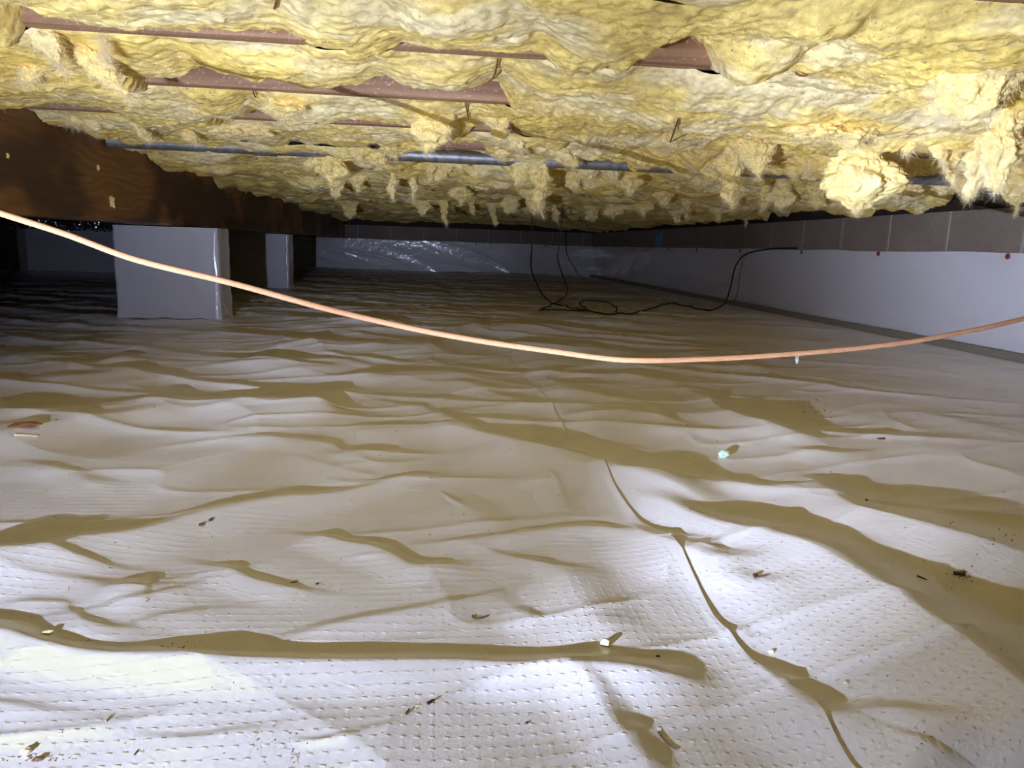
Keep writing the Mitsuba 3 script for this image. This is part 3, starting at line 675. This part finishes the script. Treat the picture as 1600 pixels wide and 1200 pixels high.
# wire supports springing across the bays
def hanger(pts, label):
    path = spline(pts, 28)
    put('support_wire', tube(path, 0.0016, 6), 'wire_steel', label=label, cat='wire', group='insulation support wires', smooth=True)
def surf_wire(pts, label):
    q = [on_fluff(*p)[0] for p in pts]
    d_ = np.array([np.linalg.norm(v_-CAM) for v_ in q])
    P_ = []
    for (a_, b_), dd in zip(pts, np.minimum(d_, np.linspace(d_[0], d_[-1], len(d_)))):
        r_ = ray(a_, b_); P_.append(CAM+r_/np.linalg.norm(r_)*(dd-0.006))
    hanger(P_, label)
surf_wire([(778, 92), (776, 105), (773, 116), (766, 126)], 'rusty curved support wire pinching the insulation behind the first bare joist')
surf_wire([(727, 160), (729, 170), (732, 184)], 'short straight support wire behind the second joist near the hanging flap')
surf_wire([(1060, 186), (1054, 203), (1047, 222)], 'slanted support wire under the yellow batt right of centre')
surf_wire([(432, 1), (431, 6), (429, 13)], 'short reddish support wire end at the top edge of the view')
surf_wire([(1243, 113), (1251, 118), (1262, 117)], 'short dark support wire end poking from the fluff at upper right')
surf_wire([(395, 142), (397, 147), (399, 152)], 'tiny dark wire end behind the second joist, left of centre')

# galvanised pipe under the joists
pa, pb = at_y(180, 224, joist_y(3)+0.02), at_y(1500, 283, joist_y(3)+0.02)
zc = (pa[2]+pb[2])/2
pp = np.stack([np.linspace(-0.99, 2.12, 60), np.full(60, joist_y(3)+0.10), np.full(60, JZ-0.016)], 1)
pk = thing('metal_pipe', 'grey galvanised pipe running under the joists behind the ragged insulation', 'pipe')
put('tube', tube(pp, 0.021, 20), 'galvanised', pk, smooth=40)
for xx in (-0.55, 0.35, 1.35):
    put('coupling', tube(np.stack([np.linspace(xx, xx+0.07, 4), np.full(4, joist_y(3)+0.10), np.full(4, JZ-0.016)], 1), 0.0245, 20), 'galvanised', pk, smooth=40)

# scraps of insulation stuck to the girder
for i, (px, py, r_, lab) in enumerate([(173, 315, 0.016, 'yellow scrap of insulation stuck low on the girder face'), (152, 262, 0.008, 'small pale scrap of insulation on the girder face, upper of two'),
                                       (11, 243, 0.006, 'tiny pale crumb on the girder at the left edge of the view')]):
    q = at_x(px, py, BX1)
    s = trimesh.creation.icosphere(subdivisions=4); v = np.array(s.vertices)
    b = 1+0.7*(billow(v[:, 0]*1.5+i*3, v[:, 1]*1.5, v[:, 2]*1.5, 5)-0.3)+0.4*(billow(v[:, 0]*3.5+i, v[:, 1]*3.5, v[:, 2]*3.5, 6)-0.3)
    v = v*b[:, None]*np.array([0.45, 0.9, 1.2])*r_
    put('insulation_scrap', trimesh.Trimesh(v+q+[0.3*r_, 0, 0], s.faces, process=False), 'fluff', label=lab, cat='insulation scrap', smooth=True)

# ---------------------------------------------------------------- cords
CORD = [(-160, 290), (-60, 314), (0, 333), (100, 365), (210, 405), (357, 441), (533, 488), (700, 524), (850, 547), (990, 563), (1100, 561), (1250, 552), (1400, 537), (1500, 520), (1600, 498), (1700, 470), (1800, 436)]
yy = np.interp([c[0] for c in CORD], [-200, 990, 1800], [0.64, 0.66, 0.80])
cp = spline([at_y(a, b, c) for (a, b), c in zip(CORD, yy)], 160, False)
put('cord', tube(cp, 0.0026, 12), 'cord_jacket', label='peach coloured electrical cord sagging right across the crawl space', cat='cord', smooth=True)
q = at_y(1247, 553, float(np.interp(1247, [-200, 990, 1800], [0.64, 0.66, 0.80])))
s = trimesh.creation.icosphere(subdivisions=3); v = np.array(s.vertices)
v = v*(1+0.8*(billow(v[:, 0]*2, v[:, 1]*2, v[:, 2]*2, 5)-0.3))[:, None]*[0.0020, 0.0016, 0.0042]+q+[0, 0, -0.0058]
put('lint', trimesh.Trimesh(v, s.faces, process=False), 'lint_grey', label='wisp of grey lint hanging from the peach cord', cat='lint', smooth=True)

def on_floor(px, py, up=0.0):
    p = at_z(px, py, 0.0)
    for _ in range(6): p = at_z(px, py, float(floor_h(p[0], p[1]))+up)
    return p
A_top = at_y(829, 352, 4.6); A_top[2] = JZ-0.05
A = [A_top, at_y(831, 385, 4.6), at_y(830, 420, 4.5), at_y(842, 450, 4.35)] + [on_floor(*q_, 0.006) for q_ in [(862, 474), (890, 482), (918, 485), (950, 491), (985, 491), (1020, 481), (1050, 473), (1085, 482), (1110, 486)]]
A += [at_y(1130, 477, 4.2), at_y(1141, 450, 4.35), at_y(1150, 415, 4.5), at_y(1168, 396, 4.6), at_x(1205, 389, XR-0.02), at_x(1245, 388, XR-0.02)]
def lay(pts, n, r_):
    p = spline(pts, n, False)
    p[:, 2] = np.maximum(p[:, 2], floor_h(np.minimum(p[:, 0], XR-0.01), p[:, 1])+r_)
    p[:, 2] = np.maximum(p[:, 2], gaussian_filter1d(p[:, 2], 2))
    return p
put('cable', tube(lay(A, 170, 0.0045), 0.0045, 8), 'black_rubber', label='black cable dropping from the insulation, looping over the floor to the right wall liner', cat='cable', smooth=True)
B_top = at_y(878, 355, 4.5); B_top[2] = JZ-0.05
B = [B_top, at_y(875, 378, 4.5), at_y(871, 400, 4.5), at_y(878, 428, 4.45), at_y(886, 449, 4.35)] + [on_floor(*q_, 0.006) for q_ in [(878, 466), (862, 478), (843, 484), (870, 484), (915, 486), (905, 476), (915, 469), (945, 473), (962, 487)]]
put('cable', tube(lay(B, 150, 0.0038), 0.0038, 8), 'black_rubber', label='thinner black cable hanging beside the first and coiled on the floor', cat='cable', smooth=True)

# crinkled foil-like plastic under the girder, far left
fx, fy = np.meshgrid(np.linspace(-4.0, -1.9, 200), np.linspace(0, 1, 12))
fz = 0.46-0.10*fy+0.02*(fb(fx*9, fy*3, 0, 3)-0.5)-0.05*sm(0.4, 0.9, fy)*0
fo = YJ-0.10-0.015*np.sin(fy*3.1)+0.02*(fb(fx*16, fy*5, 0, 4)-0.5)
_rf = np.random.default_rng(3)
fo = fo+_rf.normal(size=fo.shape)*0.004; fz = fz+_rf.normal(size=fz.shape)*0.003
put('foil_strip', surf(P3(fx, fo, fz)), 'foil', label='glinting crinkled foil strip seen under the girder at far left', cat='foil strip')

# ---------------------------------------------------------------- debris on the liner
def lump(r3, seed, sub=2, rough=0.6):
    s = trimesh.creation.icosphere(subdivisions=sub); v = np.array(s.vertices)
    b = 1+rough*(fb(v[:, 0]*1.4+seed, v[:, 1]*1.4, v[:, 2]*1.4, seed, 3)-0.5)*2
    return trimesh.Trimesh(v*b[:, None]*np.asarray(r3), s.faces, process=False)
def rot(m, a): m.apply_transform(trimesh.transformations.rotation_matrix(a, [0, 0, 1])); return m
def scrap(base, px, py, size_px, asp, m, label, cat_, seed, ang=0.0, flat=0.5, sub=3):
    p = on_floor(px, py); sc = np.linalg.norm(p-CAM)/F*size_px/2
    put(base, rot(lump((sc, sc*asp, sc*flat), seed, sub), ang).apply_translation(p+[0, 0, sc*flat*0.75]), m, label=label, cat=cat_, group={'foam chip': 'foam chips on the ground sheet', 'dirt': 'dirt clods on the ground sheet', 'leaf': 'leaf scraps on the ground sheet'}[cat_], smooth=40)
def stick(base, pts, w_px, m, label, cat_='twig'):
    q = [on_floor(*a) for a in pts]; r_ = max(np.linalg.norm(q[0]-CAM)/F*w_px/2, 0.0004)
    q = [a+[0, 0, r_*1.05] for a in q]
    put(base, tube(spline(q, 14) if len(q) > 2 else np.linspace(q[0], q[1], 6), np.linspace(r_, r_*0.55, 14 if len(q) > 2 else 6), 6), m, label=label, cat=cat_, group={'twig': 'twigs on the ground sheet', 'splinter': 'splinters on the ground sheet'}[cat_], smooth=True)
scrap('foam_chip', 1130, 714, 17, 0.7, 'mint_foam', 'pale mint green foam chip lying on the sheet right of the seam', 'foam chip', 1, 0.3, 0.65, 3)
scrap('foam_chip', 946, 1008, 13, 0.8, 'cream_foam', 'cream foam chip standing in the foreground fold left of the seam', 'foam chip', 2, 0.2, 0.7, 3)
scrap('foam_chip', 75, 991, 12, 0.6, 'cream_foam', 'cream foam chip at the near left, just above the long fold', 'foam chip', 3, 0.5, 0.5)
scrap('foam_chip', 1206, 1019, 9, 0.7, 'cream_foam', 'tiny cream crumb just right of the seam near the black splinter', 'foam chip', 4, 0.1, 0.5)
scrap('foam_chip', 1321, 1067, 8, 0.6, 'cream_foam', 'tiny cream crumb on the right sheet, alone on the bright patch', 'foam chip', 5, 0.1, 0.5)
scrap('foam_chip', 40, 1176, 11, 0.8, 'cream_foam', 'cream crumb in the lower left corner beside the dirt streak', 'foam chip', 6, 0.1, 0.6)
scrap('leaf_scrap', 39, 667, 34, 0.5, 'leaf_brown', 'brown curled leaf scrap at the far left of the sheet', 'leaf', 7, 0.3, 0.22, 3)
scrap('leaf_scrap', 459, 910, 10, 0.5, 'leaf_brown', 'small brown leaf scrap left of centre beside a black speck', 'leaf', 8, 0.5, 0.2)
scrap('dirt_clod', 496, 913, 5, 0.6, 'twig_dark', 'black speck right of the small brown leaf scrap', 'dirt', 9, 0.4, 0.5)
scrap('dirt_clod', 315, 821, 7, 0.8, 'bark_brown', 'dark dirt clod on the bright fold at left, left of two', 'dirt', 10, 0.4, 0.6)
scrap('dirt_clod', 330, 813, 8, 0.55, 'bark_brown', 'dark dirt clod on the bright fold at left, right of two', 'dirt', 11, 1.2, 0.5)
scrap('dirt_clod', 1377, 686, 14, 0.5, 'dirt_brown', 'brown dirt smear on the smooth sheet at right', 'dirt', 12, 0.2, 0.15)
scrap('dirt_clod', 1354, 782, 5, 0.7, 'dirt_brown', 'small brown dirt crumb in the dark fold at right', 'dirt', 13, 0.2, 0.4)
scrap('dirt_clod', 1498, 897, 14, 0.45, 'twig_dark', 'dark dirt clod in the wide fold at right, with crumbs around it', 'dirt', 14, -0.3, 0.3)
scrap('dirt_clod', 60, 1188, 12, 0.5, 'dirt_brown', 'brown dirt clod on the streak in the lower left corner', 'dirt', 15, 0.3, 0.4)
scrap('dirt_clod', 1028, 1026, 6, 0.6, 'twig_dark', 'black speck in the long fold left of the seam', 'dirt', 16, 0.3, 0.4)
scrap('dirt_clod', 823, 1130, 5, 0.7, 'twig_dark', 'black speck on the bright foreground sheet', 'dirt', 17, 0.3, 0.5)
scrap('dirt_clod', 1180, 900, 8, 0.6, 'twig_dark', 'dark crumb beside the small twig right of the seam', 'dirt', 18, 0.3, 0.5)
stick('splinter', [(1178, 1040), (1186, 1043), (1194, 1047)], 4, 'twig_dark', 'short black splinter lying on the seam', 'splinter')
stick('splinter', [(668, 1101), (673, 1098), (679, 1095)], 4.5, 'twig_dark', 'dark pointed splinter on the near sheet, upper right of two', 'splinter')
stick('splinter', [(634, 1117), (637, 1112), (640, 1109)], 3, 'bark_brown', 'thin brown splinter on the near sheet, lower left of two', 'splinter')
stick('splinter', [(22, 681), (40, 682), (60, 683)], 3, 'straw', 'pale straw coloured splinter below the brown leaf scrap', 'splinter')
stick('twig', [(1028, 1145), (1036, 1156), (1046, 1166), (1058, 1172)], 3, 'bark_brown', 'thin curved brown twig at the bottom, left of the seam')
stick('twig', [(738, 963), (742, 967), (755, 966), (763, 962)], 2.5, 'bark_brown', 'tiny hooked brown twig in mid-foreground')
stick('twig', [(1178, 904), (1188, 902), (1199, 900)], 2.2, 'bark_brown', 'tiny straight twig on the right sheet beside dark crumbs')
stick('twig', [(1433, 901), (1441, 904), (1448, 907)], 2.2, 'twig_dark', 'tiny dark twig in the wide fold at right, left of the dirt clod')
stick('twig', [(165, 1128), (170, 1122), (175, 1117)], 2.0, 'straw', 'tiny straw sliver near the lower left')
stick('twig', [(210, 1180), (213, 1176), (216, 1172)], 1.8, 'bark_brown', 'tiny dark sliver at the bottom left edge')

rc = np.random.default_rng(11); crumbs = []
def crumb(px, py, s_px, i):
    p = on_floor(px, py); r_ = np.linalg.norm(p-CAM)/F*s_px/2
    return lump((r_, r_*rc.uniform(0.5, 1), r_*0.6), i, 1).apply_translation(p+[0, 0, r_*0.4])
for i in range(250):
    px, py = rc.uniform(0, 1600), 600+600*rc.uniform(0, 1)**0.7
    crumbs.append(crumb(px, py, rc.uniform(0.9, 2.2), i))
for (cx, cy, sx_, sy_, n) in [(1505, 900, 16, 9, 34), (1560, 842, 26, 8, 22), (60, 1186, 45, 5, 40), (460, 1180, 8, 14, 18), (280, 1010, 40, 4, 20), (1490, 818, 12, 5, 10), (1265, 640, 40, 20, 22), (440, 1160, 40, 20, 20)]:
    for i in range(n): crumbs.append(crumb(cx+rc.normal()*sx_*0.6, cy+rc.normal()*sy_*0.6, rc.uniform(0.9, 2.6), i+500))
put('dirt_specks', cat(*crumbs), 'dirt_brown', label='brown dirt specks and crumbs scattered over the ground sheet', cat='dirt', kind='stuff')
